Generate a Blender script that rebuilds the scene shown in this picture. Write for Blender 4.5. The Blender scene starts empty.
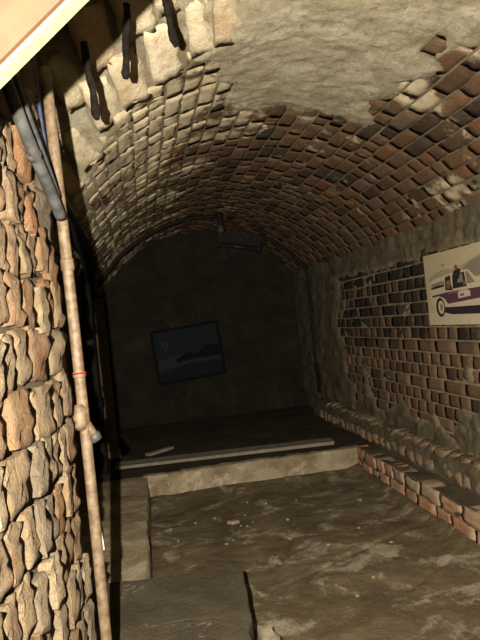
import bpy, math, random
import numpy as np
from mathutils import Vector, Matrix
random.seed(7); rng = np.random.default_rng(7)
SC = bpy.context.scene
COL = SC.collection
R_ = math.radians

# ------------------------------------------------------------------ camera, world, flash, exposure
CAMZ = 1.10
YAW, ROLL, FPX = R_(8.8), R_(6.0), 620.0
fwd = Vector((math.sin(YAW), math.cos(YAW), 0))
r0 = Vector((math.cos(YAW), -math.sin(YAW), 0)); u0 = Vector((0, 0, 1))
cr = r0 * math.cos(ROLL) - u0 * math.sin(ROLL)
cu = r0 * math.sin(ROLL) + u0 * math.cos(ROLL)
cam_d = bpy.data.cameras.new('camera'); cam = bpy.data.objects.new('camera', cam_d); COL.objects.link(cam)
cam_d.sensor_width = 36.0; cam_d.lens = 36.0 * FPX / 640.0; cam_d.clip_start = 0.02
M = Matrix((cr, cu, -fwd)).transposed().to_4x4(); M.translation = Vector((0, 0, CAMZ))
cam.matrix_world = M
SC.camera = cam

w = bpy.data.worlds.new('world'); SC.world = w; w.use_nodes = True
w.node_tree.nodes['Background'].inputs[0].default_value = (1.0, 0.85, 0.65, 1)
w.node_tree.nodes['Background'].inputs[1].default_value = 0.0006

# the photograph is lit by the camera's own flash, just left of the lens
fl_d = bpy.data.lights.new('camera_flash', 'SPOT'); fl = bpy.data.objects.new('camera_flash', fl_d); COL.objects.link(fl)
fl_d.energy = 1100.0; fl_d.color = (1.0, 0.93, 0.80); fl_d.shadow_soft_size = 0.006
fl_d.spot_size = R_(150); fl_d.spot_blend = 0.35
ML = M.copy(); ML.translation = Vector((0, 0, CAMZ)) - cr * 0.095 + cu * 0.045
fl.matrix_world = ML

SC.view_settings.view_transform = 'Standard'; SC.view_settings.look = 'None'
SC.view_settings.exposure = 0.0; SC.view_settings.gamma = 1.0; SC.view_settings.use_curve_mapping = False

# ------------------------------------------------------------------ helpers
def hsh(ix, iy, iz):
    n = (ix * 374761393 + iy * 668265263 + iz * 2147483647 + 1013904223) & 0xffffffff
    n = ((n ^ (n >> 13)) * 1274126177) & 0xffffffff
    return ((n ^ (n >> 16)) & 0xffff) / 65535.0 * 2 - 1
def vnoise(x, y, z=0.0):
    x = np.asarray(x, float); y = np.asarray(y, float); z = np.asarray(z, float) + np.zeros_like(x)
    xi, yi, zi = np.floor(x).astype(np.int64), np.floor(y).astype(np.int64), np.floor(z).astype(np.int64)
    fx, fy, fz = x - xi, y - yi, z - zi
    s = lambda t: t * t * (3 - 2 * t)
    fx, fy, fz = s(fx), s(fy), s(fz)
    out = 0
    for dx in (0, 1):
        for dy in (0, 1):
            for dz in (0, 1):
                out = out + hsh(xi + dx, yi + dy, zi + dz) * (fx if dx else 1 - fx) * (fy if dy else 1 - fy) * (fz if dz else 1 - fz)
    return out
def fbm(x, y, z=0.0, o=4):
    a, f, t = 1.0, 1.0, 0.0
    for _ in range(o):
        t = t + a * vnoise(np.asarray(x) * f, np.asarray(y) * f, np.asarray(z) * f); a *= 0.5; f *= 2.03
    return t
def sstep(a, b, x):
    t = np.clip((x - a) / (b - a), 0, 1); return t * t * (3 - 2 * t)

def link(name, me, parent=None, mat=None):
    o = bpy.data.objects.new(name, me); COL.objects.link(o)
    if mat is not None and me is not None and not me.materials: me.materials.append(mat)
    if parent is not None: o.parent = parent
    return o
def tag(o, label=None, cat=None, group=None, kind=None):
    if label: o['label'] = label
    if cat: o['category'] = cat
    if group: o['group'] = group
    if kind: o['kind'] = kind
    return o
def empty(name, loc=(0, 0, 0)):
    o = bpy.data.objects.new(name, None); COL.objects.link(o); o.location = loc; o.empty_display_size = 0.05
    return o
def mesh(name, v, f, smooth=True):
    me = bpy.data.meshes.new(name); me.from_pydata([tuple(map(float, p)) for p in v], [], f)
    if smooth: me.polygons.foreach_set('use_smooth', [True] * len(me.polygons))
    me.update(); return me
def grid_mesh(name, P, flip=False):
    """P: (n, m, 3) array of points"""
    n, m = P.shape[:2]
    me = bpy.data.meshes.new(name)
    idx = np.arange(n * m).reshape(n, m)
    q = np.stack([idx[:-1, :-1], idx[1:, :-1], idx[1:, 1:], idx[:-1, 1:]], -1).reshape(-1, 4)
    if flip: q = q[:, ::-1]
    me.vertices.add(n * m); me.vertices.foreach_set('co', P.reshape(-1).astype(np.float32))
    me.loops.add(q.size); me.loops.foreach_set('vertex_index', q.reshape(-1).astype(np.int32))
    me.polygons.add(len(q)); me.polygons.foreach_set('loop_start', np.arange(0, q.size, 4, dtype=np.int32))
    me.polygons.foreach_set('use_smooth', np.ones(len(q), bool))
    me.update(); me.validate(); return me
def box(name, x0, x1, y0, y1, z0, z1, jit=0.0):
    v = [(x, y, z) for z in (z0, z1) for y in (y0, y1) for x in (x0, x1)]
    v = [tuple(c + random.uniform(-jit, jit) for c in p) for p in v]
    f = [(0, 2, 3, 1), (4, 5, 7, 6), (0, 1, 5, 4), (2, 6, 7, 3), (1, 3, 7, 5), (0, 4, 6, 2)]
    return mesh(name, v, f, False)
def catmull(pts, k=8):
    P = [Vector(p) for p in pts]; P = [2 * P[0] - P[1]] + P + [2 * P[-1] - P[-2]]
    out = []
    for i in range(1, len(P) - 2):
        for j in range(k):
            t = j / k
            a, b, c, d = P[i - 1], P[i], P[i + 1], P[i + 2]
            out.append(0.5 * (2 * b + (c - a) * t + (2 * a - 5 * b + 4 * c - d) * t * t + (3 * b - a - 3 * c + d) * t ** 3))
    out.append(P[-2]); return out
def tube(name, pts, rad, n=12, wob=0.0, cap=True):
    """pts polyline; rad number or list"""
    pts = [Vector(p) for p in pts]; v = []; f = []
    rad = rad if hasattr(rad, '__len__') else [rad] * len(pts)
    ref = None
    for i, p in enumerate(pts):
        t = (pts[min(i + 1, len(pts) - 1)] - pts[max(i - 1, 0)]).normalized()
        if ref is None: ref = Vector((1, 0, 0)) if abs(t.x) < 0.8 else Vector((0, 1, 0))
        a = (ref - t * ref.dot(t)).normalized(); b = t.cross(a); ref = a
        for k in range(n):
            g = 2 * math.pi * k / n
            r = rad[i] * (1 + random.uniform(-wob, wob))
            v.append(p + a * (r * math.cos(g)) + b * (r * math.sin(g)))
    for i in range(len(pts) - 1):
        for k in range(n):
            k2 = (k + 1) % n
            f.append((i * n + k, i * n + k2, (i + 1) * n + k2, (i + 1) * n + k))
    if cap:
        f.append(tuple(range(n))[::-1]); f.append(tuple((len(pts) - 1) * n + k for k in range(n)))
    return mesh(name, v, f)
def prism(name, poly, z0, z1, jit=0.0, bev=0.006):
    """closed outline extruded upward with a small worn chamfer and a triangulated rough top"""
    n = len(poly); cx = sum(p[0] for p in poly) / n; cy = sum(p[1] for p in poly) / n
    v = []; f = []
    for x, y in poly: v.append((x, y, z0))
    for x, y in poly: v.append((x + random.uniform(-jit, jit), y + random.uniform(-jit, jit), z1 - bev))
    for x, y in poly:
        d = math.hypot(x - cx, y - cy); k = 1 - bev * 1.6 / d
        v.append((cx + (x - cx) * k, cy + (y - cy) * k, z1 + random.uniform(-jit, jit) * .4))
    for a in (0, 1):
        for i in range(n):
            j = (i + 1) % n
            f.append((a * n + i, a * n + j, (a + 1) * n + j, (a + 1) * n + i))
    f.append(tuple(range(2 * n, 3 * n))); f.append(tuple(range(n))[::-1])
    return mesh(name, v, f, False)

# ---- materials
ALB = .44
class NT:
    def __init__(s, name):
        s.m = bpy.data.materials.new(name); s.m.use_nodes = True; s.t = s.m.node_tree; s.t.nodes.clear()
        s.out = s.n('ShaderNodeOutputMaterial'); s.b = s.n('ShaderNodeBsdfPrincipled')
        s.l(s.b.outputs[0], s.out.inputs[0])
        g = s.n('ShaderNodeNewGeometry'); s.pos = g.outputs['Position']
    def n(s, t, **k):
        x = s.t.nodes.new(t)
        for a, b in k.items(): setattr(x, a, b)
        return x
    def l(s, a, b): s.t.links.new(a, b)
    def noise(s, scale, detail=4, rough=0.6, dist=0.0, vec=None, off=0.0):
        x = s.n('ShaderNodeTexNoise'); x.inputs['Scale'].default_value = scale; x.inputs['Detail'].default_value = detail
        x.inputs['Roughness'].default_value = rough; x.inputs['Distortion'].default_value = dist
        v = vec or s.pos
        if off:
            a = s.n('ShaderNodeVectorMath', operation='ADD'); s.l(v, a.inputs[0]); a.inputs[1].default_value = (off, off * 1.7, off * .6); v = a.outputs[0]
        s.l(v, x.inputs['Vector']); return x.outputs[0]
    def math(s, op, a, b=None, c=None):
        x = s.n('ShaderNodeMath', operation=op)
        for i, q in enumerate((a, b, c)):
            if q is None: continue
            if isinstance(q, (int, float)): x.inputs[i].default_value = q
            else: s.l(q, x.inputs[i])
        return x.outputs[0]
    def rng(s, v, a, b, c=0.0, d=1.0, smooth=True):
        x = s.n('ShaderNodeMapRange'); x.interpolation_type = 'SMOOTHSTEP' if smooth else 'LINEAR'
        s.l(v, x.inputs[0])
        for i, q in enumerate((a, b, c, d)): x.inputs[i + 1].default_value = q
        return x.outputs[0]
    def ramp(s, v, stops, const=False):
        x = s.n('ShaderNodeValToRGB'); e = x.color_ramp
        if const: e.interpolation = 'CONSTANT'
        while len(e.elements) < len(stops): e.elements.new(0.5)
        for el, (p, c) in zip(e.elements, stops): el.position = p; el.color = (*c, 1)
        s.l(v, x.inputs[0]); return x.outputs[0]
    def mix(s, f, a, b, mode='MIX'):
        x = s.n('ShaderNodeMix', data_type='RGBA', blend_type=mode)
        if isinstance(f, (int, float)): x.inputs[0].default_value = f
        else: s.l(f, x.inputs[0])
        for i, q in ((6, a), (7, b)):
            if isinstance(q, tuple): x.inputs[i].default_value = (*q, 1)
            else: s.l(q, x.inputs[i])
        return x.outputs[2]
    def xyz(s):
        x = s.n('ShaderNodeSeparateXYZ'); s.l(s.pos, x.inputs[0]); return x.outputs
    def rnd(s):
        """one random number per brick: object random, plus a stored number in joined meshes"""
        o = s.n('ShaderNodeObjectInfo'); a = s.n('ShaderNodeAttribute', attribute_name='rnd')
        return s.math('FRACT', s.math('ADD', o.outputs['Random'], a.outputs['Fac']))
    def bump(s, h, dist=0.004, strength=1.0):
        x = s.n('ShaderNodeBump'); x.inputs['Distance'].default_value = dist; x.inputs['Strength'].default_value = strength
        s.l(h, x.inputs['Height']); s.l(x.outputs[0], s.b.inputs['Normal'])
    def fin(s, col, rough=0.9, metal=0.0, spec=0.3):
        s.l(s.mix(1.0, col, (ALB, ALB, ALB), 'MULTIPLY'), s.b.inputs['Base Color'])     # every colour scaled down to weaken bounced light and deepen the shade
        s.b.inputs['Roughness'].default_value = rough; s.b.inputs['Metallic'].default_value = metal
        s.b.inputs['Specular IOR Level'].default_value = spec * ALB
        return s.m

def simple(name, c, c2=None, scale=20, rough=0.7, metal=0.0, bump=0.0, spec=0.4):
    t = NT(name); c2 = c2 or tuple(q * .6 for q in c)
    n = t.noise(scale, 5, .65)
    if bump: t.bump(t.noise(scale * 3, 5, .7), bump)
    return t.fin(t.mix(t.rng(n, .35, .68), c2, c), rough, metal, spec)

# vault brick: red to brown, limewash remains mostly on the haunch towards the left wall
def m_vault():
    t = NT('vault_brick'); r = t.rnd(); X, Y, Z = t.xyz()[:3]
    c = t.ramp(r, [(0, (.04, .024, .013)), (.15, (.095, .052, .027)), (.4, (.19, .095, .045)), (.62, (.18, .105, .056)), (.8, (.25, .105, .044)), (1, (.20, .135, .078))])
    c = t.mix(t.rng(t.noise(9, 5, .7), .38, .70, 0, .45), c, (.16, .115, .066))
    c = t.mix(t.rng(t.noise(75, 6, .8, .5, off=6), .52, .70, 0, .75), c, (.30, .235, .145))
    c = t.mix(t.rng(t.noise(40, 5, .7), .45, .75, 0, .5), c, (.05, .03, .018))
    left = t.rng(X, .85, -.05, 0, .29); near = t.rng(Y, 3.6, 2.2, -.10, .06)
    lm = t.math('ADD', t.math('ADD', t.math('MULTIPLY_ADD', t.noise(4.2, 3, .6, .4), 1.4, -.2), t.math('MULTIPLY', t.noise(26, 7, .8, .4), .55)), t.math('ADD', left, near))
    lime = t.mix(t.rng(t.noise(14, 4, .7, off=3), .3, .7), (.95, .80, .52), (.62, .48, .29))
    c = t.mix(t.rng(lm, .84, 1.04, 0, .88), c, lime)
    t.bump(t.math('ADD', t.noise(45, 8, .8, .6), t.math('MULTIPLY', t.noise(150, 4, .8), .6)), .016)
    return t.fin(c, .92, 0, .2)
def m_block():
    t = NT('ring_block'); r = t.rnd()
    c = t.ramp(r, [(0, (.52, .41, .25)), (.35, (.64, .55, .37)), (.6, (.55, .46, .30)), (.76, (.46, .24, .11)), (.84, (.58, .47, .30)), (1, (.68, .60, .42))])
    c = t.mix(t.rng(t.noise(11, 5, .7, .5), .42, .66, 0, .6), c, (.36, .22, .11))
    c = t.mix(t.rng(t.noise(30, 5, .7), .5, .75, 0, .5), c, (.72, .64, .47))
    t.bump(t.math('ADD', t.noise(35, 6, .72), t.math('MULTIPLY', t.noise(140, 3, .7), .35)), .008)
    return t.fin(c, .92, 0, .2)
def m_vmortar():
    t = NT('vault_mortar'); 
    c = t.mix(t.rng(t.noise(7, 6, .72, .6), .36, .66), (.38, .32, .20), (.60, .53, .37))
    c = t.mix(t.rng(t.noise(26, 6, .8, .6), .50, .68, 0, .7), c, (.18, .135, .08))
    c = t.mix(t.rng(t.noise(90, 5, .8, .4, off=8), .54, .70, 0, .7), c, (.74, .67, .50))
    at = t.n('ShaderNodeAttribute', attribute_name='lime')
    c = t.mix(t.rng(at.outputs['Fac'], .0, .6), (.26, .20, .12), c)
    c = t.mix(t.rng(t.noise(2.2, 3, .6, off=5), .55, .7, 0, .35), c, (.33, .24, .12))
    t.bump(t.math('ADD', t.noise(38, 8, .8, .9), t.math('MULTIPLY', t.noise(120, 5, .8, .5), .6)), .016)
    return t.fin(c, .95, 0, .15)
def m_wallbrick():
    t = NT('sooty_wall_brick'); r = t.rnd(); X, Y, Z = t.xyz()[:3]
    dark = t.ramp(r, [(0, (.014, .010, .008)), (.4, (.032, .022, .014)), (.62, (.075, .045, .025)), (.8, (.12, .068, .035)), (1, (.16, .095, .05))])
    warm = t.ramp(r, [(0, (.05, .032, .02)), (.3, (.12, .07, .037)), (.65, (.16, .092, .048)), (1, (.19, .12, .068))])
    f = t.math('ADD', t.rng(Z, .72, 1.0, .15, .62), t.math('MULTIPLY', t.noise(2.5, 2), .5))
    c = t.mix(t.rng(f, .45, .85), warm, dark)
    c = t.mix(t.rng(t.noise(24, 5, .75), .5, .75, 0, .6), c, (.12, .09, .054))
    c = t.mix(t.rng(t.noise(34, 6, .8, .4, off=2), .62, .70, 0, .8), c, (.47, .40, .28))
    t.bump(t.math('ADD', t.noise(40, 6, .7), t.math('MULTIPLY', t.noise(160, 3), .35)), .008)
    return t.fin(c, .85, 0, .3)
def m_wmortar():
    t = NT('wall_mortar')
    c = t.mix(t.rng(t.noise(8, 6, .72, .6), .36, .66), (.24, .185, .11), (.40, .32, .195))
    at = t.n('ShaderNodeAttribute', attribute_name='lime')
    c = t.mix(at.outputs['Fac'], t.mix(t.rng(t.noise(9, 7, .78, .8, off=3), .36, .64), (.085, .067, .042), (.19, .15, .09)), c)
    c = t.mix(t.rng(t.noise(30, 5, .75), .55, .72, 0, .6), c, (.09, .065, .04))
    t.bump(t.math('ADD', t.noise(32, 7, .75, .6), t.math('MULTIPLY', t.noise(110, 4, .75), .45)), .012)
    return t.fin(c, .95, 0, .15)
def m_pier():
    t = NT('pier_brick'); r = t.rnd()
    c = t.ramp(r, [(0, (.145, .088, .046)), (.25, (.21, .145, .08)), (.45, (.185, .092, .04)), (.6, (.13, .10, .066)), (.8, (.26, .19, .112)), (1, (.17, .083, .035))])
    c = t.mix(t.rng(t.noise(9, 5, .7, .8), .42, .68, 0, .6), c, (.24, .185, .115))
    c = t.mix(t.rng(t.noise(22, 5, .72, off=4), .5, .72, 0, .6), c, (.10, .072, .045))
    c = t.mix(t.rng(t.noise(60, 5, .72, off=1), .58, .74, 0, .5), c, (.36, .29, .19))
    mp = t.n('ShaderNodeMapping'); t.l(t.pos, mp.inputs[0]); mp.inputs['Scale'].default_value = (1, 1, .35)
    t.bump(t.math('ADD', t.noise(38, 7, .7, .8, vec=mp.outputs[0]), t.math('MULTIPLY', t.noise(110, 5, .75, .4), .45)), .020)
    return t.fin(c, .92, 0, .2)
def m_kerb(name='kerb_brick', dirt=0.0):
    t = NT(name); r = t.rnd()
    c = t.ramp(r, [(0, (.34, .16, .08)), (.3, (.44, .22, .115)), (.55, (.38, .28, .18)), (.8, (.42, .18, .08)), (1, (.46, .34, .22))])
    c = t.mix(t.rng(t.noise(14, 5, .72, .5), .42, .66, 0, .8), c, (.48, .40, .27))
    c = t.mix(t.rng(t.noise(40, 5, .72), .55, .75, 0, .6), c, (.16, .10, .06))
    if dirt: c = t.mix(dirt, c, (.13, .10, .06))
    t.bump(t.noise(50, 6, .72), .009)
    return t.fin(c, .92, 0, .2)
def m_dirt(name, base, dark, pale, p0, p1, ps=5.0):
    t = NT(name)
    c = t.mix(t.rng(t.noise(4.5, 6, .68, .5), .34, .66), dark, base)
    c = t.mix(t.rng(t.noise(30, 5, .7, off=3), .5, .75, 0, .5), c, tuple(q * .45 for q in base))
    pm = t.math('ADD', t.noise(ps, 4, .6, .9, off=7), t.math('MULTIPLY', t.noise(40, 8, .85, .8), .6))
    c = t.mix(t.rng(pm, p0, p1, 0, .85), c, pale)
    t.bump(t.math('ADD', t.noise(22, 8, .78, .5), t.math('MULTIPLY', t.noise(120, 4, .8), .5)), .016)
    return t.fin(c, .95, 0, .15)

MV, MB, MVM, MW, MWM, MP, MK = m_vault(), m_block(), m_vmortar(), m_wallbrick(), m_wmortar(), m_pier(), m_kerb()
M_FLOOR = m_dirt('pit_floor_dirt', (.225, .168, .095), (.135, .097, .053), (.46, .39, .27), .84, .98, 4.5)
M_RAISED = m_dirt('raised_floor_shade_dirt', (.085, .065, .04), (.05, .038, .024), (.18, .15, .10), .95, 1.1)  # dirt colour lowered so the floor beyond the pit sinks into shade
M_KERB = m_dirt('kerb_dirt', (.16, .125, .075), (.10, .075, .045), (.30, .25, .16), .9, 1.1)
M_WALK = m_dirt('walkway_concrete', (.44, .35, .215), (.28, .21, .12), (.58, .49, .33), .80, 1.0)
M_RISER = m_dirt('riser_render', (.50, .40, .25), (.24, .18, .11), (.68, .58, .40), .82, 1.05, 9)
M_SLAB = m_dirt('slab_stone', (.125, .10, .063), (.08, .063, .04), (.35, .29, .19), .93, 1.02, 6)
M_END = m_dirt('end_wall_shade_render', (.032, .027, .019), (.02, .017, .012), (.05, .042, .03), .85, 1.1)  # near-black colour stands in for the deep shade at the far end
M_PMORT = m_dirt('pier_mortar', (.12, .085, .05), (.06, .04, .025), (.25, .19, .12), .9, 1.1)

# ---- bricks
def brick_mesh(name, l, h, depth=0.05, nx=4, ny=3, rough=0.003, chamfer=0.004, edge=0.003):
    v = []; f = []
    for j in range(ny + 1):
        for i in range(nx + 1):
            bx, by = i in (0, nx), j in (0, ny)
            x = (i / nx - .5) * l; y = (j / ny - .5) * h; z = random.gauss(0, rough)
            if bx or by: z -= chamfer * random.uniform(.6, 1.6)
            if bx and by: x *= .975; y *= .94
            x += random.uniform(-edge, edge); y += random.uniform(-edge, edge) * .8
            v.append((x, y, z))
    W = nx + 1
    for j in range(ny):
        for i in range(nx):
            f.append((j * W + i, j * W + i + 1, (j + 1) * W + i + 1, (j + 1) * W + i))
    per = [i for i in range(nx + 1)] + [j * W + nx for j in range(1, ny + 1)] + [ny * W + i for i in range(nx - 1, -1, -1)] + [j * W for j in range(ny - 1, 0, -1)]
    b0 = len(v)
    for p in per: v.append((v[p][0], v[p][1], -depth))
    n = len(per)
    for k in range(n):
        k2 = (k + 1) % n
        f.append((per[k2], per[k], b0 + k, b0 + k2))
    me = mesh(name, v, f)
    me.polygons.foreach_set('use_smooth', [k < nx * ny for k in range(len(f))])
    return me
def variants(name, k, mat, *a, **kw):
    L = []
    for _ in range(k):
        me = brick_mesh(name, *a, **kw); me.materials.append(mat); L.append(me)
    return L
def frame(p, u, v, n, su=1.0, sv=1.0, tilt=0.0, spin=0.0):
    u, v, n = Vector(u), Vector(v), Vector(n)
    m = Matrix((u * su, v * sv, n)).transposed().to_4x4(); m.translation = Vector(p)
    j = Matrix.Rotation(random.gauss(0, tilt), 4, 'X') @ Matrix.Rotation(random.gauss(0, tilt), 4, 'Y') @ Matrix.Rotation(random.gauss(0, spin), 4, 'Z')
    return m @ j
def score(p, l, h, n):
    """rough size in the picture, zero when far outside the frame"""
    q = Vector(p) - Vector((0, 0, CAMZ)); d = q.dot(fwd)
    if d < .3: return 0
    x, y = q.dot(cr) / d * FPX, -q.dot(cu) / d * FPX
    if abs(x) > 255 or abs(y) > 335: return 0
    return l * h / d ** 2 * abs(q.normalized().dot(Vector(n)))
def lay(parent, items, name, mat, limit=300):
    """items: (score, mesh, matrix). The largest become parts of their own, the rest one joined part."""
    items.sort(key=lambda t: -t[0])
    for s, me, mx in items[:limit]:
        if s <= 0 and len(items) > limit: continue
        o = bpy.data.objects.new(name, me); COL.objects.link(o); o.parent = parent; o.matrix_local = mx
    rest = items[limit:]
    if rest:
        V, Fc, Rn = [], [], []; off = 0
        for s, me, mx in rest:
            r = random.random()
            for vt in me.vertices: V.append(mx @ vt.co); Rn.append(r)
            for p in me.polygons: Fc.append(tuple(i + off for i in p.vertices))
            off += len(me.vertices)
        me = mesh('far_' + name + 's', V, Fc); at = me.attributes.new('rnd', 'FLOAT', 'POINT'); at.data.foreach_set('value', Rn)
        o = link('far_' + name + 's', me, parent, mat); o['kind'] = 'stuff'

# ------------------------------------------------------------------ vault
CX, RAD, CZ = 0.6, 1.15, 0.88
YE = 6.2                                      # end wall
TH0, TH1 = R_(-58.5), R_(57.6)
def plaster(Y, th):
    """how thick the old render still covers the bricks at this place of the vault, 0..1"""
    Y = np.asarray(Y, float); th = np.asarray(th, float); s = th * RAD
    right = np.interp(Y, [1.5, 1.78, 2.0, 2.25, 2.5, 2.75], [.62, .50, .56, .44, .50, .52])
    d = np.minimum(np.minimum((2.72 - Y) * .9, right - s), (s + .27 - (Y - 2.2) * .25))
    n = fbm(Y * 4.5 + 3, s * 4.5, 1.3, 4) * .085 + fbm(Y * 16, s * 16, 5.1, 3) * .03
    m = sstep(-.05, .07, d + n)
    # a pocket on the right where the render has fallen off and one brick shows
    hole = np.exp(-(((Y - 1.93) / .12) ** 2 + ((s - .45) / .045) ** 2))
    blob = sstep(.95, 1.2, fbm(Y * 3.2 + 9, s * 3.2 + 4, 2.2, 4)) * .7 * sstep(3.4, 2.9, Y)
    return np.clip(np.maximum(m * (1 - hole), blob), 0, 1)
SPLAY = .36
def ring_end(th): return np.interp(np.degrees(th), [-58, -44, -38, -33, -25, -18, -8], [2.72, 2.62, 2.46, 2.26, 2.17, 2.07, 1.92])
def splay(Y, th): return SPLAY * np.clip(ring_end(th) - np.asarray(Y, float), 0, 1.1) * sstep(R_(-5), R_(-15), np.asarray(th, float))
def vpt(th, Y, r): return (CX + r * math.sin(th), Y, CZ + r * math.cos(th))
ya = np.concatenate([np.linspace(-1.0, 1.2, 24), np.arange(1.21, 3.2, .0095), np.arange(3.2, YE, .024), [YE + .02]])
NC = 32                                       # brick courses round the vault
ta = TH0 + (TH1 - TH0) / NC * np.concatenate([[c + q for q in (0, .035, .08, .2, .4, .6, .8, .92, .965)] for c in range(NC)] + [[NC]])
YY, TT = np.meshgrid(ya, ta, indexing='ij'); SS = TT * RAD
pm = plaster(YY, TT)
lw = sstep(.35, -.35, CX + RAD * np.sin(TT))            # lime-filled joints on the left haunch
rough = fbm(YY * 24, SS * 24, 3.3, 4)
fr = (TT - TH0) / ((TH1 - TH0) / NC); fr = np.abs(fr - np.round(fr))
joint = sstep(.07, .03, fr) * (1 - sstep(.3, .0, YY - ring_end(TT)) * (TT < R_(-8)))
joint = joint * (1 - pm) * (1 - .75 * lw) * sstep(-.9, .3, fbm(YY * 5, SS * 5, 7.7, 3) + .25)
h = -.0050 + joint * (.0064 + .002 * fbm(YY * 30, SS * 30, 9.9, 2)) + lw * .0045 + .0012 * rough * (1 + lw) + pm * (.017 + .004 * fbm(YY * 7, SS * 7, .7, 5) + .004 * rough)
rr = RAD - h + splay(YY, TT)
P = np.stack([CX + rr * np.sin(TT), YY, CZ + rr * np.cos(TT)], -1)
vme = grid_mesh('ceiling', P)
pale = np.clip(np.maximum(pm, lw * sstep(4.2, 2.6, YY + fbm(YY * 2, SS * 2, 4, 3) * .4) * .8), 0, 1)   # white lime render as against plain brown mortar
vme.attributes.new('lime', 'FLOAT', 'POINT').data.foreach_set('value', pale.reshape(-1).astype(np.float32))
ceiling = link('ceiling', vme, None, MVM)
tag(ceiling, 'low barrel vault of red brick with patches of pale flaking render', 'ceiling', kind='structure')

VB = variants('brick', 14, MV, .2135, .069, rough=.0012, chamfer=.001, edge=.002)
VH = variants('brick', 8, MV, .1045, .069, nx=3, rough=.0012, chamfer=.001, edge=.002)
VW = variants('brick', 14, MV, .2145, .070, nx=6, ny=3, rough=.0028, chamfer=.0015, edge=.0042)
VX = variants('brick', 12, MV, .1055, .070, nx=4, ny=3, rough=.0028, chamfer=.0015, edge=.0042)
VK = variants('ring_block', 8, MB, .285, .128, nx=5, ny=4, rough=.003, chamfer=.003, edge=.006)
items = []
nc = NC; dth = (TH1 - TH0) / nc
def vault_brick(me, l, hh, Y, th, jit=.002):
    n = (-math.sin(th), 0, -math.cos(th)); v = (math.cos(th), 0, -math.sin(th)); u = (0, 1, 0)
    # u, v, n right-handed: u x v = n
    lwx = float(sstep(.35, -.35, CX + RAD * math.sin(th)))
    p = vpt(th, Y, RAD - .0006 - .002 * lwx + random.gauss(0, jit * (.8 + .6 * lwx)))
    mx = frame(p, u, Vector(n).cross(Vector(u)), n, random.uniform(.985, 1.01), random.uniform(.98, 1.02), .010 * (1 + 1.2 * lwx), .008 * (1 + 4 * lwx))
    items.append((score(p, l, hh, n), me, mx))
def covered(Y, th, l):
    return float(np.min(plaster(np.array([Y - l * .4, Y, Y + l * .4, Y]), np.array([th, th - .02, th, th + .02])))) > .8
RING_TH = R_(-8)
for c in range(nc):
    th = TH0 + (c + .5) * dth
    y0 = float(ring_end(th)) + .01 if th < RING_TH else .5
    y0 += random.uniform(-.04, .0)
    y = y0 - (0.11 if c % 2 else 0) - random.uniform(0, .05)
    if th < RING_TH: y = y0
    first = True
    while y < YE:
        hd = random.random() < (.5 if CX + RAD * math.sin(th) < .2 else .22) or (first and c % 2)
        L = .109 if hd else .218
        first = False
        yc = y + L / 2
        if not covered(yc, th, L):
            worn = CX + RAD * math.sin(th) < random.gauss(.25, .15)          # the left haunch is more weathered
            vault_brick(random.choice((VX if hd else VW) if worn else (VH if hd else VB)), L, .07, yc, th + random.gauss(0, .003 if worn else .0008))
        y += L
nb = 9; dt2 = (RING_TH - TH0) / nb
for k in range(5):
    for c in range(nb):
        th = TH0 + (c + .5 + (.5 if k % 2 else 0)) * dt2 + random.gauss(0, .006)
        if th > RING_TH: continue
        L = .235; ya0 = float(ring_end(th)) - (k + 1) * .24
        n0 = Vector((-math.sin(th), 0, -math.cos(th))); yc = ya0 + L / 2 + random.uniform(-.008, .008)
        kk = SPLAY * float(sstep(R_(-5), R_(-15), th)); u = Vector((-kk * math.sin(th), 0, -kk * math.cos(th))) + Vector((0, 1, 0)); u.normalize()
        n = (n0 - u * n0.dot(u)).normalized()
        p = vpt(th, yc, RAD - .010 + random.gauss(0, .003) + float(splay(yc, th)))
        mx = frame(p, u, n.cross(u), n, random.uniform(.97, 1.0) * .250 / .285, dt2 * (RAD + float(splay(yc, th))) / .130, .02, .03)
        o = bpy.data.objects.new('ring_block', random.choice(VK)); COL.objects.link(o); o.parent = ceiling; o.matrix_local = mx
lay(ceiling, items, 'brick', MV)

# ------------------------------------------------------------------ right wall
XR = 1.57; LEDGE = .157; SPR = CZ + RAD * math.cos(TH1)
ZC0, ZCP = .335 - .03625, .0725               # first bed joint and course height
za = np.concatenate([[LEDGE - .05, .18, .22, .26]] + [[ZC0 + (c + q) * ZCP for q in (0, .04, .09, .3, .5, .7, .91, .96)] for c in range(17)])
za = np.concatenate([za[za < SPR + .04], [SPR + .05]])
yb = np.concatenate([np.linspace(-1.0, 1.7, 20), np.arange(1.72, 3.6, .0125), np.arange(3.6, YE + .03, .03)])
Yw, Zw = np.meshgrid(yb, za, indexing='ij')
rz = fbm(Yw * 20, Zw * 20, 8.8, 4)
def wall_render(Y, Z):
    Y = np.asarray(Y, float); Z = np.asarray(Z, float)
    band = sstep(1.33, 1.385, Z + fbm(Y * 5, Z * 5, 2.2, 3) * .02)                # cement band below the springing
    low = sstep(.03, .16, .66 - Z * 1.05 + fbm(Y * 3.4 + 2, Z * 3.4, 6.1, 4) * .30 - .1 - (Y - 3) * .03)
    far = sstep(-.1, .12, Y - 4.85 + fbm(Y * 3, Z * 3, 9, 3) * .15)               # smooth render at the dark end
    return np.clip(np.maximum(np.maximum(band, low), far), 0, 1)
wm = wall_render(Yw, Zw)
fz = (Zw - ZC0) / ZCP; fz = np.where(fz < -.2, .5, np.abs(fz - np.round(fz)))
hw = -.005 + .001 * rz + (1 - wm) * sstep(.075, .03, fz) * (.0066 + .002 * fbm(Yw * 30, Zw * 30, 2.9, 2)) + wm * (.018 + .010 * fbm(Yw * 8, Zw * 8, 1.7, 5) + .006 * rz)
wme = grid_mesh('wall_right', np.stack([XR - hw, Yw, Zw], -1))
wme.attributes.new('lime', 'FLOAT', 'POINT').data.foreach_set('value', (1 - wm).reshape(-1).astype(np.float32))
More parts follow.
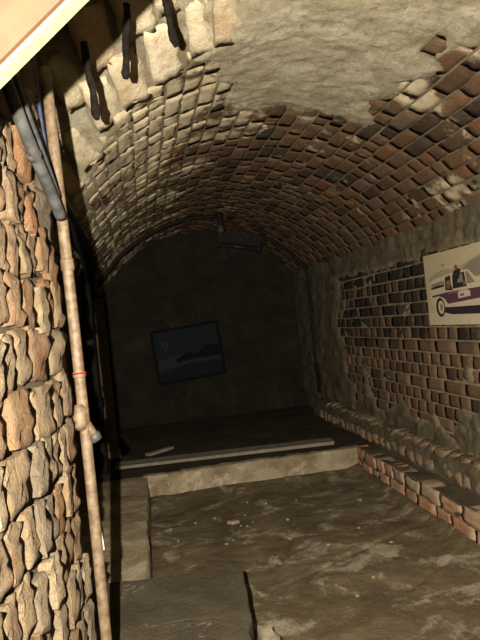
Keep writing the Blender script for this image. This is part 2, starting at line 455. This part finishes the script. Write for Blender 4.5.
wall_right = link('wall_right', wme, None, MWM)
tag(wall_right, 'side wall of dark sooty bricks with pale mortar and a poster on it', 'wall', kind='structure')
WB = variants('brick', 12, MW, .217, .0665, rough=.0012, chamfer=.001, edge=.002)
WH = variants('brick', 10, MW, .107, .0665, nx=3, rough=.0012, chamfer=.001, edge=.002)
items = []
z = .335; row = 0
while z < 1.36:
    y = .45 + (0 if row % 2 else .055)
    while y < 5.05:
        hd = (row % 3 != 1) if random.random() < .85 else random.random() < .5
        L = .112 if hd else .222
        yc = y + L / 2
        if not float(np.min(wall_render([yc, yc - L * .35, yc + L * .35], [z, z, z]))) > .75:
            p = (XR + random.gauss(0, .002), yc, z + random.gauss(0, .0015))
            mx = frame(p, (0, -1, 0), (0, 0, 1), (-1, 0, 0), random.uniform(.975, 1.0), random.uniform(.98, 1.02), .010, .008)
            items.append((score(p, L, .065, (-1, 0, 0)), random.choice(WH if hd else WB), mx))
        y += L
    z += .0725; row += 1
lay(wall_right, items, 'brick', MW)

# plinth of rounded worn bricks at the wall's foot
BF = variants('brick', 10, m_kerb('plinth_brick', .6), .105, .072, nx=4, ny=4, rough=.004, chamfer=.012, edge=.006, depth=.11)
PL = np.meshgrid(np.arange(.4, 5.6, .03), np.linspace(0, 1, 9), indexing='ij')
pt = PL[1]; px = 1.472 + .10 * sstep(.45, 1, pt); pz = LEDGE - .01 + .155 * sstep(0, .8, pt)
nn = fbm(PL[0] * 14, pt * 3, 4.4, 4) * .008
plinth = link('trim_1', grid_mesh('plinth', np.stack([px + nn, PL[0], pz + nn * .6], -1), False), None, MWM)
tag(plinth, 'worn plinth of rounded bricks along the foot of the sooty wall', 'plinth', kind='structure')
for r_, (xx, zz) in enumerate(((1.462, LEDGE + .038), (1.492, LEDGE + .108))):
    y = .45 + .05 * r_
    while y < 5.3:
        L = random.uniform(.095, .135)
        mx = frame((xx + random.gauss(0, .006), y + L / 2, zz + random.gauss(0, .004)), (0, -1, 0), (0, 0, 1), (-1, 0, 0), L / .112, random.uniform(.9, 1.05), .06, .05)
        o = bpy.data.objects.new('brick', random.choice(BF)); COL.objects.link(o); o.parent = plinth; o.matrix_local = mx
        y += L

# ------------------------------------------------------------------ left wall, end wall
XL = -.45
g = np.meshgrid(np.arange(-.9, YE + .05, .05), np.linspace(0, SPR + .06, 30), indexing='ij')
nz = fbm(g[0] * 8, g[1] * 8, 1.1, 4) * .008
wall_left = link('wall_left', grid_mesh('wall_left', np.stack([XL + nz + .07 * sstep(1.36, 1.48, g[1]), g[0], g[1]], -1), True), None, MWM)
tag(wall_left, 'rough dark side wall behind the brick pier', 'wall', kind='structure')
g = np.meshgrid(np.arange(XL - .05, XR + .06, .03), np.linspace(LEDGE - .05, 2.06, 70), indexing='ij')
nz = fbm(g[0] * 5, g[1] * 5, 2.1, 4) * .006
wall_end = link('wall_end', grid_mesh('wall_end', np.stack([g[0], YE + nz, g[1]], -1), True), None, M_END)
tag(wall_end, 'rendered wall closing the far end of the vault, coloured dark for deep shade', 'wall', kind='structure')

# ------------------------------------------------------------------ floors
g = np.meshgrid(np.arange(-.12, 1.40, .0125), np.concatenate([np.linspace(-1, 1.4, 30), np.arange(1.42, 4.12, .0125)]), indexing='ij')
x, y = g
hz = .010 * fbm(x * 2.2, y * 2.2, 3.1, 5) + .004 * fbm(x * 14, y * 14, 1.9, 3)
hz += .035 * sstep(3.75, 4.05, y) ** 2 + .025 * sstep(1.2, 1.34, x) ** 2
for ax, ay, bx, by in ((.9, 2.3, 1.36, 2.62), (.4, 2.5, 1.3, 2.95), (.5, 2.75, .75, 3.4), (.9, 2.9, 1.3, 3.3), (.2, 2.9, .62, 2.7)):      # cracks
    L2 = (bx - ax) ** 2 + (by - ay) ** 2; tt = np.clip(((x - ax) * (bx - ax) + (y - ay) * (by - ay)) / L2, 0, 1)
    dd = np.hypot(x - ax - tt * (bx - ax), y - ay - tt * (by - ay)) + .012 * fbm(x * 10, y * 10, ax, 3)
    hz -= .010 * np.exp(-(dd / .010) ** 2)
floor = link('floor', grid_mesh('floor', np.stack([x, y, hz - .004], -1)), None, M_FLOOR)
tag(floor, 'sunken brown dirt and concrete floor with pale stains', 'floor', kind='structure')

def slab_grid(name, x0, x1, y0, y1, zt, zb, mat, st=.02, faces='', amp=.004):
    """raised floor piece: a top with turned-down sides on the listed edges (y = front, x = right)"""
    xs = np.arange(x0, x1 + st * .5, st); ys = np.arange(y0, y1 + st * .5, st)
    if 'x' in faces: xs = np.concatenate([xs, [xs[-1] + .006, xs[-1] + .008, xs[-1] + .009]])
    if 'y' in faces: ys = np.concatenate([[ys[0] - .009, ys[0] - .008, ys[0] - .006], ys])
    X, Y = np.meshgrid(xs, ys, indexing='ij')
    Z = np.full_like(X, zt) + amp * fbm(X * 9, Y * 9, zt, 4)
    if 'x' in faces:
        Z[-1, :] = zb; Z[-2, :] = zb + (zt - zb) * .5; Z[-3, :] -= .004
        X[-3:, :] += .012 * fbm(Y[-3:, :] * 6, X[-3:, :], 3, 3); X[-4, :] += .012 * fbm(Y[-4, :] * 6, X[-4, :], 3, 3)
    if 'y' in faces:
        Z[:, 0] = zb; Z[:, 1] = zb + (zt - zb) * .5; Z[:, 2] -= .004
    return link(name, grid_mesh(name, np.stack([X, Y, Z], -1)), None, mat)
PY = 4.06; KX = 1.335; WX = -.085
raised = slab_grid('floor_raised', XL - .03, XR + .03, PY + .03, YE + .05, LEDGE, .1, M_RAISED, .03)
tag(raised, 'dusty raised floor beyond the sunken pit, coloured dark for deep shade', 'floor', kind='structure')
walk = slab_grid('floor_walkway', XL - .03, WX, 1.5, PY + .04, LEDGE, -.02, M_WALK, .015, 'x', .005)
tag(walk, 'narrow worn concrete walkway running along the pit', 'floor', kind='structure')
# rendered riser of the step at the far end of the pit
g = np.meshgrid(np.arange(WX - .02, KX + .03, .0125), np.linspace(0, 1, 22), indexing='ij')
t_ = g[1]; nz = fbm(g[0] * 7, t_ * 1.3, 6.6, 5) * .012
yy_ = PY - .025 * (1 - sstep(.0, .5, t_)) + .06 * sstep(.86, 1.0, t_) + nz; zz_ = -.01 + (LEDGE + .012) * sstep(0, .95, t_) + .004 * fbm(g[0] * 9, t_, 1, 3)
riser = link('trim_2', grid_mesh('riser', np.stack([g[0], yy_, zz_], -1)), None, M_RISER)
tag(riser, 'pale crumbling rendered riser at the back of the pit', 'step', kind='structure')
# kerb on the right: dirty top, two courses of bricks facing the pit
g = np.meshgrid(np.linspace(0, 1, 26), np.arange(.6, 5.0, .0125), indexing='ij')
t_ = g[0]; nz = fbm(t_ * 3, g[1] * 9, 3.7, 4) * .006
kx = KX + .009 + nz * sstep(.3, .5, t_) + (XR - KX) * sstep(.35, 1.0, t_) ** 1.0; kz = -.02 + (LEDGE + .018) * sstep(0, .38, t_) + nz
kerb = link('trim_3', grid_mesh('kerb', np.stack([kx, g[1], kz], -1), True), None, M_KERB)
tag(kerb, 'low ledge edged with two courses of orange and whitewashed bricks', 'kerb', kind='structure')
KB = variants('brick', 10, MK, .2085, .0745, nx=5, ny=3, rough=.003, chamfer=.0025, edge=.005, depth=.09)
for r_ in (0, 1):
    y = 1.2 + .11 * r_
    while y < PY - .02:
        L = random.choice((.2, .22, .22, .13, .16)); L = min(L, PY + .02 - y)
        if L < .05: break
        mx = frame((KX + random.gauss(0, .004), y + L / 2, .040 + .0765 * r_ + random.gauss(0, .002)), (0, -1, 0), (0, 0, 1), (-1, 0, 0), L / .212, 1.0, .03, .02)
        o = bpy.data.objects.new('brick', random.choice(KB)); COL.objects.link(o); o.parent = kerb; o.matrix_local = mx
        y += L

# ------------------------------------------------------------------ brick pier beside the camera
PA = R_(9.0); PC = Vector((-.176, 1.47, 0)); pa = Vector((-math.sin(PA), -math.cos(PA), 0)); pn = Vector((math.cos(PA), -math.sin(PA), 0))
PT = 1.80
pv = []
q0 = PC - pn * .016; q1 = PC + pa * 1.25 - pn * .016; q2 = Vector((-.62, q1.y, 0)); q3 = Vector((-.62, q0.y, 0))
core = prism('pier_core', [(q1.x, q1.y), (q0.x, q0.y), (q3.x, q3.y), (q2.x, q2.y)], -.02, PT, 0, .002)
pier = link('wall_pier', core, None, M_PMORT)
tag(pier, 'flash-lit pier of rough tan bricks with open joints and pipes on it', 'wall', kind='structure')
PBm = variants('brick', 22, MP, .072, .096, nx=4, ny=6, rough=.0030, chamfer=.0015, edge=.005, depth=.06)
PBl = variants('brick', 10, MP, .120, .096, nx=5, ny=6, rough=.0032, chamfer=.0015, edge=.005, depth=.06)
z = .05; row = 0
while z < PT - .03:
    s = 0.002 + random.uniform(0, .02)
    while s < 1.2:
        hd = random.random() < .82
        L = random.uniform(.045, .08) if hd else random.uniform(.11, .14)
        p = PC + pa * (s + L / 2) + Vector((0, 0, z + random.gauss(0, .008))) + pn * random.gauss(0, .004)
        mx = frame(p, -pa, (0, 0, 1), pn, (L - .003) / (.072 if hd else .120), random.uniform(.98, 1.05), .035, .04)
        o = bpy.data.objects.new('brick', random.choice(PBm if hd else PBl)); COL.objects.link(o); o.parent = pier; o.matrix_local = mx
        s += L
    z += .102; row += 1

# ------------------------------------------------------------------ timber above, at the top of the pier
M_TAN = simple('plywood_face', (.075, .036, .0165), (.06, .027, .012), 18, .7)
def m_pine():
    t = NT('pine_batten'); x = t.n('ShaderNodeMapping'); t.l(t.pos, x.inputs[0])
    x.inputs['Rotation'].default_value = (0, R_(39), R_(8.8)); x.inputs['Scale'].default_value = (.08, 1, 1)
    n = t.noise(140, 4, .6, vec=x.outputs[0])
    return t.fin(t.mix(t.rng(n, .35, .7), (.20, .16, .09), (.27, .225, .145)), .6, 0, .3)
M_PINE = m_pine()
bd = Vector((.768, -.119, .629)).normalized()        # the timber slopes up to the right
bq = Vector((.622, -.096, -.777)).normalized()       # its underside faces down to the right
bw = bq.cross(bd).normalized(); bw = bw if bw.y > 0 else -bw
B0 = Vector((-.083, .772, 1.456))                    # a point of the far lower edge
beam = empty('timber_beam', B0 - bd * .17); tag(beam, 'sloping sawn timber with a plywood face, brightly lit above the brick pier', 'beam')
def beam_part(name, d0, d1, z0, z1, mat, s0=-.19, s1=.42):
    c = []
    for zz in (z0, z1):
        for (s, d) in ((s0, d0), (s1, d0), (s1, d1), (s0, d1)):
            c.append(B0 + bd * s - bw * d - bq * zz - beam.location)
    return link(name, mesh(name, c, [(0, 3, 2, 1), (4, 5, 6, 7), (0, 1, 5, 4), (1, 2, 6, 5), (2, 3, 7, 6), (3, 0, 4, 7)], False), beam, mat)
beam_part('batten', 0, .028, 0, .045, M_PINE)
beam_part('batten', .002, .026, .047, .16, M_PINE)
beam_part('plywood_board', .029, .037, .004, .16, M_TAN)

# ------------------------------------------------------------------ pipes and cables on the pier
M_COND = simple('cream_paint_rusty', (.165, .118, .068), (.085, .05, .026), 45, .55, 0, .0015)
M_GREY = simple('grey_pipe', (.075, .074, .068), (.035, .033, .03), 30, .55, .1, .001, .3)
M_DGREY = simple('dark_pipe', (.06, .06, .06), (.03, .03, .03), 30, .4, .1)
M_BLUE = simple('blue_sheath', (.03, .045, .10), (.018, .026, .055), 40, .5)
M_RED = simple('red_tape', (.60, .06, .05), (.40, .04, .03), 60, .5)
M_BLACK = simple('black_plastic', (.012, .011, .010), (.007, .007, .006), 20, .75, 0, 0, .25)
M_CABLE = simple('pale_cable', (.50, .46, .38), (.35, .31, .25), 50, .5)
M_IRON = simple('scaled_iron', (.020, .014, .010), (.008, .006, .005), 60, .9, 0, .006, .1)
pcx, pcy = -.163, 1.478
pipe = empty('conduit_pipe', (pcx, pcy, LEDGE)); tag(pipe, 'cream painted conduit pipe running up the edge of the brick pier', 'pipe')
zs = np.linspace(0, 1.57, 30)
pp = [(.004 * math.sin(q * 2.1), .002 * math.sin(q * 3.3), q) for q in zs]
link('tube', tube('tube', pp, .0128, 16), pipe, M_COND)
def ring(name, z0, z1, r, mat, parent=pipe, n=16):
    x = .004 * math.sin(z0 * 2.1)
    return link(name, tube(name, [(x, 0, z0), (x, 0, z0 + .003), (x, 0, z1 - .003), (x, 0, z1)], [r * .93, r, r, r * .93], n), parent, mat)
ring('coupling', 1.277 - LEDGE - .022, 1.277 - LEDGE + .006, .0155, M_COND)
cl = ring('saddle_clamp', 1.012 - LEDGE - .006, 1.012 - LEDGE + .006, .0152, M_COND)
ring('red_tape', 1.017 - LEDGE - .003, 1.017 - LEDGE + .002, .0162, M_RED, cl)
# tee fitting with a stub pointing down to the right
zt = .915 - LEDGE
tee = link('tee_fitting', tube('tee_fitting', [(-.004, -.002, zt + .028), (-.004, -.004, zt + .02), (-.004, -.006, zt - .018), (-.004, -.004, zt - .026)], [.013, .0165, .0165, .013], 16), pipe, M_COND)
link('stub', tube('stub', [(-.002, 0, zt + .005), (.014, .004, zt - .028), (.021, .004, zt - .045)], [.009, .010, .011], 14), tee, M_COND)
link('end_cap', tube('end_cap', [(.0205, .004, zt - .043), (.022, .004, zt - .046), (.027, .004, zt - .058), (.0285, .004, zt - .061)], [.012, .0145, .0145, .009], 16), tee, M_GREY)

o = link('pale_cable', tube('pale_cable', catmull([(-.158, 1.482, .900), (-.1585, 1.485, .86), (-.157, 1.487, .80), (-.153, 1.487, .70), (-.147, 1.485, .62), (-.146, 1.486, .60)]), .0022, 8), None, M_CABLE)
tag(o, 'thin pale cable dangling below the capped fitting on the conduit', 'cable')

def on_pier(s, z, off): return PC + pa * s + pn * off + Vector((0, 0, z))
o = empty('grey_pipe', on_pier(.30, 1.60, .02)); tag(o, 'thick grey pipe slanting down across the top of the brick pier', 'pipe')
L0 = o.location.copy()
gp = [on_pier(.42, 1.68, .026), on_pier(.25, 1.518, .026), on_pier(.10, 1.412, .026), on_pier(.045, 1.370, .026)]
link('tube', tube('tube', [p - L0 for p in catmull(gp)], .0125, 16), o, M_GREY)
link('bracket', tube('bracket', [on_pier(.19, 1.476, .024) - L0, on_pier(.178, 1.467, .024) - L0], .015, 14), o, M_GREY)
o = link('thin_grey_pipe', tube('thin_grey_pipe', catmull([on_pier(.36, 1.70, .026), on_pier(.22, 1.562, .026), on_pier(.10, 1.462, .026), on_pier(.05, 1.415, .026)]), .0065, 12), None, M_DGREY)
tag(o, 'thin dark grey pipe slanting beside the thick grey pipe', 'pipe')
o = link('blue_cable', tube('blue_cable', catmull([(-.186, 1.452, 1.74), (-.182, 1.450, 1.62), (-.178, 1.448, 1.54), (-.174, 1.450, 1.44), (-.176, 1.452, 1.40)]), .0045, 10), None, M_BLUE)
tag(o, 'blue cable tucked behind the top of the cream conduit', 'cable')

# iron rods hanging out of the vault
for k, (x_, y_, z_, dx, dz, lab) in enumerate(((-.078, 1.62, 1.80, .004, .150, 'longest rusty iron rod hanging from the vault, closest to the pier'),
                                          (.042, 1.60, 1.885, -.006, .140, 'rusty iron rod with a swollen end, middle of three in the vault'),
                                          (.138, 1.62, 1.935, .006, .105, 'short rusty iron rod stub, the one farthest from the pier'))):
    zs = np.linspace(.05, -dz, 16)
    pts = [(dx * (1 - q / .05) + .0015 * math.sin(q * 60 + k), .0015 * math.cos(q * 45), q) for q in zs]
    rad = [.0095 + .0010 * math.sin(q * 90 + k) + (.002 if q < -dz + .035 else 0) - (.005 if q <= -dz + .002 else 0) for q in zs]
    o = link('iron_rod', tube('iron_rod', pts, rad, 10, .22), None, M_IRON); o.location = (x_, y_, z_)
    tag(o, lab, 'rod', 'rusty iron rods in the vault')

# black drain pipe along the left springing, turning down the wall
dp = empty('black_drainpipe', (-.38, 4.33, LEDGE)); tag(dp, 'black plastic drainpipe bending down the wall behind the pier', 'pipe')
path = catmull([(-.265, 2.0, 1.57), (-.268, 2.8, 1.57), (-.278, 3.55, 1.565), (-.30, 3.98, 1.53), (-.345, 4.25, 1.40), (-.378, 4.33, 1.15), (-.38, 4.33, .7), (-.38, 4.33, LEDGE)], 10)
link('tube', tube('tube', [p - dp.location for p in path], .042, 18), dp, M_BLACK)
for zz in (.95, .45): link('socket', tube('socket', [(0, 0, zz), (0, 0, zz + .01), (0, 0, zz + .07), (0, 0, zz + .08)], [.043, .050, .050, .043], 18), dp, M_BLACK)

# timber post against the left wall beyond the pipe
M_POST = simple('brown_timber', (.21, .15, .095), (.13, .09, .058), 14, .85, 0, .003)
post = empty('timber_post', (-.335, 4.87, LEDGE)); tag(post, 'brown timber post standing on a block beside the black drainpipe', 'post')
link('shaft', box('shaft', -.045, .045, -.04, .04, .05, 1.22, .003), post, M_POST)
link('base_block', box('base_block', -.062, .062, -.055, .055, 0, .05, .003), post, M_WALK)

# ------------------------------------------------------------------ stones in front
slab = empty('stone_slab', (0, 1.9, 0)); tag(slab, 'broken dark stone slab lying as a step on the pit floor', 'slab')
def shift(poly, o): return [(x - o.location.x, y - o.location.y) for x, y in poly]
main = [(-.36, 2.31), (-.21, 2.315), (-.12, 2.297), (.03, 2.29), (.12, 2.283), (.20, 2.268), (.243, 2.262), (.262, 2.235), (.250, 2.15), (.249, 2.06), (.236, 1.96), (.226, 1.86), (.212, 1.80),
        (.19, 1.83), (.150, 1.885), (.10, 1.915), (.03, 1.925), (-.06, 1.918), (-.36, 1.90)]
front = [(-.36, 1.894), (-.06, 1.912), (.03, 1.919), (.098, 1.909), (.147, 1.879), (.187, 1.824), (.205, 1.79), (.21, 1.60), (.20, 1.35), (-.36, 1.35)]
link('stone', prism('stone', shift(main, slab), -.03, .20, .003, .004), slab, M_SLAB)
link('broken_stone', prism('broken_stone', shift(front, slab), -.03, .207, .002, .004), slab, M_SLAB)
o = link('stone_block', prism('stone_block', [(-.026, .03), (0, .048), (.02, .036), (.032, -.03), (.024, -.2), (-.036, -.2)], -.02, .10, .004, .012), None, M_RISER)
o.location = (.288, 1.972, 0); tag(o, 'small pale stone block beside the dark slab', 'stone')

# dusty plank on the raised floor
M_PLANK = simple('dusty_plank', (.27, .23, .165), (.20, .165, .115), 12, .9, 0, .002)
pl = box('floor_plank', -.77, .77, -.07, .07, 0, .022, .004)
o = link('floor_plank', pl, None, M_PLANK); o.location = (.47, 4.37, LEDGE + .002); o.rotation_euler.z = R_(-5.5)
tag(o, 'long dusty grey plank lying across the raised floor', 'plank')
o = link('wood_offcut', box('wood_offcut', -.12, .12, -.022, .022, 0, .02, .003), None, M_PLANK); o.location = (.02, 4.78, LEDGE + .003); o.rotation_euler.z = R_(38)
tag(o, 'short thin strip of wood on the dark raised floor behind the plank', 'wood')

# crumbs of plaster on the pit floor
M_CRUMB = simple('plaster_crumb', (.33, .265, .17), (.22, .165, .105), 60, .9)
cr_spots = [(.362, 3.365, 3.2), (.283, 3.498, .8), (.025, 3.409, 1.0), (.059, 3.213, .9), (.451, 3.469, .7), (.653, 3.29, 1.1), (1.114, 3.421, 1.5), (.167, 3.463, .8),
            (.40, 3.30, .6), (.43, 3.27, .6), (.47, 3.33, .7), (.38, 3.22, .5), (.33, 3.10, .9), (.29, 3.06, .8), (.60, 3.02, .7), (.75, 2.85, .8), (.95, 3.0, .9), (1.02, 2.75, .8),
            (.82, 2.45, .9), (.70, 2.3, .7), (.60, 3.62, 1.1), (.5, 3.7, .9), (.78, 3.6, .7)]
for k, (x_, y_, s_) in enumerate(cr_spots):
    n = random.randint(5, 7); a0 = random.random() * 6
    poly = [(.0085 * s_ * random.uniform(.6, 1.6) * math.cos(a0 + 6.283 * i / n), .0085 * s_ * random.uniform(.6, 1.1) * math.sin(a0 + 6.283 * i / n)) for i in range(n)]
    area = sum(poly[i][0] * poly[(i + 1) % n][1] - poly[(i + 1) % n][0] * poly[i][1] for i in range(n))
    o = link('plaster_crumb', prism('plaster_crumb', poly, -.003, .008 * s_ ** .5, .001, .002), None, M_CRUMB)
    zf = float(.010 * fbm(np.array([x_ * 2.2]), np.array([y_ * 2.2]), 3.1, 5)[0] + .004 * fbm(np.array([x_ * 14]), np.array([y_ * 14]), 1.9, 3)[0]) - .004
    o.location = (x_, y_, zf)
    tag(o, 'largest flat flake of fallen plaster on the pit floor' if k == 0 else 'small pale crumb of fallen plaster on the pit floor', 'debris', 'plaster crumbs on the pit floor')

# ------------------------------------------------------------------ flat pictures
def flat(c, rough=.8): 
    t = NT('print_ink'); return t.fin(t.mix(t.rng(t.noise(90, 3), .35, .7), c, tuple(q * .82 for q in c)), rough, 0, .05)
def print_mesh(name, shapes, W, Hh, mats):
    """flat print: polygons in 0..1 of the sheet, stacked by tenths of a millimetre"""
    v, f, mi = [], [], []
    for k, (ci, poly) in enumerate(shapes):
        b = len(v)
        for (a, c) in poly: v.append(((a - .5) * W, (c - .5) * Hh, .0002 + .00008 * k))
        f.append(tuple(range(b, len(v)))); mi.append(ci)
    me = mesh(name, v, f, False)
    for m in mats: me.materials.append(m)
    me.polygons.foreach_set('material_index', mi); return me
def ell(cx, cy, rx, ry, n=14): return [(cx + rx * math.cos(6.283 * i / n), cy + ry * math.sin(6.283 * i / n)) for i in range(n)]

PW, PH = .66, .381
inks = [flat(c) for c in ((.50, .41, .25), (.36, .30, .19), (.11, .045, .065), (.035, .025, .028), (.55, .47, .32), (.30, .08, .06), (.24, .20, .14), (.19, .10, .12))]
sh = [(0, [(0, 0), (1, 0), (1, 1), (0, 1)]),
      (1, [(.06, .66), (.2, .74), (.36, .76), (.5, .73), (.7, .80), (.86, .86), (1, .82), (1, .6), (.06, .6)]),          # hills
      (6, [(.62, .72), (.74, .80), (.9, .84), (1, .8), (1, .6), (.62, .6)]),
      (6, [(.26, .81), (.33, .83), (.37, .815), (.30, .805)]),
      (4, [(0, 0), (1, 0), (1, .30), (.0, .16)]),
      (3, [(.24, .18), (.40, .14), (1.0, .13), (1.0, .30), (.30, .25)]),                                                   # shade under the car
      (4, [(.07, .60), (.12, .635), (.55, .71), (.70, .70), (.80, .58), (.98, .53), (1, .35), (.98, .24), (.36, .24), (.10, .26), (.07, .40)]),   # body
      (2, [(.09, .415), (.35, .445), (1, .47), (1, .33), (.36, .275), (.30, .36), (.22, .40), (.10, .39)]),                # purple side
      (7, [(.36, .44), (.62, .455), (.62, .43), (.36, .415)]),
      (4, [(.355, .285), (1, .345), (1, .325), (.355, .265)]),                                                             # pale sill
      (6, [(.09, .50), (.32, .525), (.32, .61), (.10, .575)]),                                                             # windows
      (3, [(.09, .50), (.32, .525), (.32, .545), (.20, .55), (.09, .52)]),
      (3, [(.33, .47), (.42, .48), (.43, .665), (.34, .645)]), (6, [(.355, .53), (.41, .54), (.41, .60), (.36, .59)]),
      (3, [(.45, .48), (.66, .49), (.64, .68), (.46, .66)]), (6, [(.53, .55), (.62, .55), (.61, .66), (.545, .65)]),
      (6, [(.67, .52), (.78, .53), (.69, .68), (.655, .675)]),
      (4, [(.52, .345), (.70, .365), (.70, .43), (.66, .45), (.56, .45), (.52, .42)]), (7, [(.55, .37), (.61, .38), (.61, .41), (.55, .40)]),   # door emblem
      (3, [(.46, .58), (.56, .60), (.60, .72), (.53, .74), (.48, .70)]), (5, ell(.53, .755, .028, .035)),                    # people
      (3, [(.35, .47), (.45, .46), (.43, .54), (.38, .55)]), (5, ell(.385, .525, .03, .04)), (5, [(.60, .50), (.66, .52), (.64, .58)]),
      (3, ell(.225, .245, .075, .135)), (4, ell(.235, .245, .05, .095)), (6, ell(.24, .245, .025, .05)),
      (3, ell(.88, .23, .055, .11)), (4, ell(.885, .23, .035, .075)),
      (4, [(.08, .29), (.14, .30), (.14, .33), (.08, .33)])]
poster = empty('poster', (XR - .012, 2.905, 1.1525)); poster.rotation_euler = (R_(90), 0, R_(-90))
tag(poster, 'cream and purple photo poster of people with a vintage car, pinned to the brick wall', 'poster')
M_PAPER = simple('poster_paper', (.46, .39, .25), (.42, .35, .22), 12, .7)
link('sheet', box('sheet', -PW / 2, PW / 2, -PH / 2, PH / 2, -.003, 0), poster, M_PAPER)
link('print', print_mesh('print', sh, PW, PH, inks), poster)

FW, FH = .66, .52
dk = [flat(c, .8) for c in ((.018, .022, .026), (.028, .033, .036), (.009, .010, .011), (.045, .048, .048), (.013, .016, .018))]
sh2 = [(0, [(0, 0), (1, 0), (1, 1), (0, 1)]), (1, [(0, .42), (.3, .5), (.6, .48), (1, .55), (1, .3), (0, .25)]), (2, [(.3, .42), (.5, .52), (.62, .46), (.8, .60), (1, .56), (1, .34), (.6, .36), (.3, .34)]),
       (4, [(0, 0), (1, 0), (1, .22), (.5, .30), (0, .18)]), (3, ell(.16, .74, .05, .06)), (0, ell(.16, .74, .032, .04)), (3, [(.14, .62), (.18, .62), (.17, .70), (.15, .70)]),
       (1, [(.55, .30), (.8, .34), (.8, .31), (.55, .27)])]
pic = empty('framed_picture', (.405, YE - .03, .83)); pic.rotation_euler = (R_(90), R_(4.2) * -1, 0)
tag(pic, 'dark framed picture hanging slightly crooked on the far end wall', 'picture')
M_FRAME = simple('black_frame', (.008, .008, .007), (.006, .005, .005), 30, .7, 0, 0, .05)
link('backing', box('backing', -FW / 2, FW / 2, -FH / 2, FH / 2, -.02, 0), pic, M_FRAME)
link('print', print_mesh('print', sh2, FW - .03, FH - .03, dk), pic)
for n_, (a, b, c, d) in (('frame_rail', (-FW / 2 - .012, FW / 2 + .012, FH / 2 - .012, FH / 2 + .012)), ('frame_rail', (-FW / 2 - .012, FW / 2 + .012, -FH / 2 - .012, -FH / 2 + .012)),
                         ('frame_stile', (-FW / 2 - .012, -FW / 2 + .012, -FH / 2 + .012, FH / 2 - .012)), ('frame_stile', (FW / 2 - .012, FW / 2 + .012, -FH / 2 + .012, FH / 2 - .012))):
    link(n_, box(n_, a, b, c, d, -.022, .014), pic, M_FRAME)

# ------------------------------------------------------------------ conduits and lamps on the far vault
def arc(t0, t1, Y, r, n=26): return [Vector(vpt(R_(t0 + (t1 - t0) * i / n), Y, r)) for i in range(n + 1)]
cd = empty('arched_conduit', vpt(R_(-57), 5.25, RAD - .03)); tag(cd, 'dark conduit curving over the far vault to a lamp holder', 'pipe')
link('tube', tube('tube', [p - cd.location for p in arc(-57, 5, 5.25, RAD - .026)], .015, 10), cd, M_BLACK)
lh = empty('lamp_holder', vpt(R_(6.5), 5.25, RAD - .02)); tag(lh, 'small lamp holder with a bare bulb hanging from the far vault', 'lamp')
M_BULB = simple('dull_glass', (.06, .055, .045), (.045, .04, .035), 30, .4, 0, 0, .2)
link('holder', tube('holder', [(0, 0, .02), (0, 0, -.015), (0, 0, -.02), (0, 0, -.075), (0, 0, -.08)], [.035, .035, .02, .024, .022], 14), lh, M_BLACK)
link('bulb', tube('bulb', [(0, 0, -.075), (0, 0, -.095), (0, 0, -.115), (0, 0, -.135), (0, 0, -.148), (0, 0, -.153)], [.016, .026, .033, .030, .018, .004], 14), lh, M_BULB)
bt = empty('batten_lamp', (.94, 5.62, 1.83)); bt.rotation_euler = (0, R_(12), R_(-4)); tag(bt, 'unlit black batten lamp mounted high on the far vault', 'lamp')
link('housing', box('housing', -.20, .20, -.045, .045, -.045, .055, .002), bt, M_BLACK)
link('tube', tube('tube', [(-.18, -.01, -.062), (.18, -.01, -.062)], .014, 12), bt, simple('dull_tube', (.03, .03, .028), None, 20, .4, 0, 0, .2))
for s in (-1, 1): link('end_clip', box('end_clip', s * .185 - .012, s * .185 + .012, -.03, .03, -.085, -.045, .001), bt, M_BLACK)
cb = [Vector((1.17, 5.62, 1.82))] + arc(34, 57, 5.62, RAD - .022, 10) + [Vector((XR - .022, 5.62, 1.40)), Vector((XR - .022, 5.62, 1.15)), Vector((XR - .022, 5.62, .8)), Vector((XR - .022, 5.62, .35))]
o = link('black_cable', tube('black_cable', cb, .018, 10), None, M_BLACK)
tag(o, 'thick black cable running from the batten lamp down the far wall', 'cable')
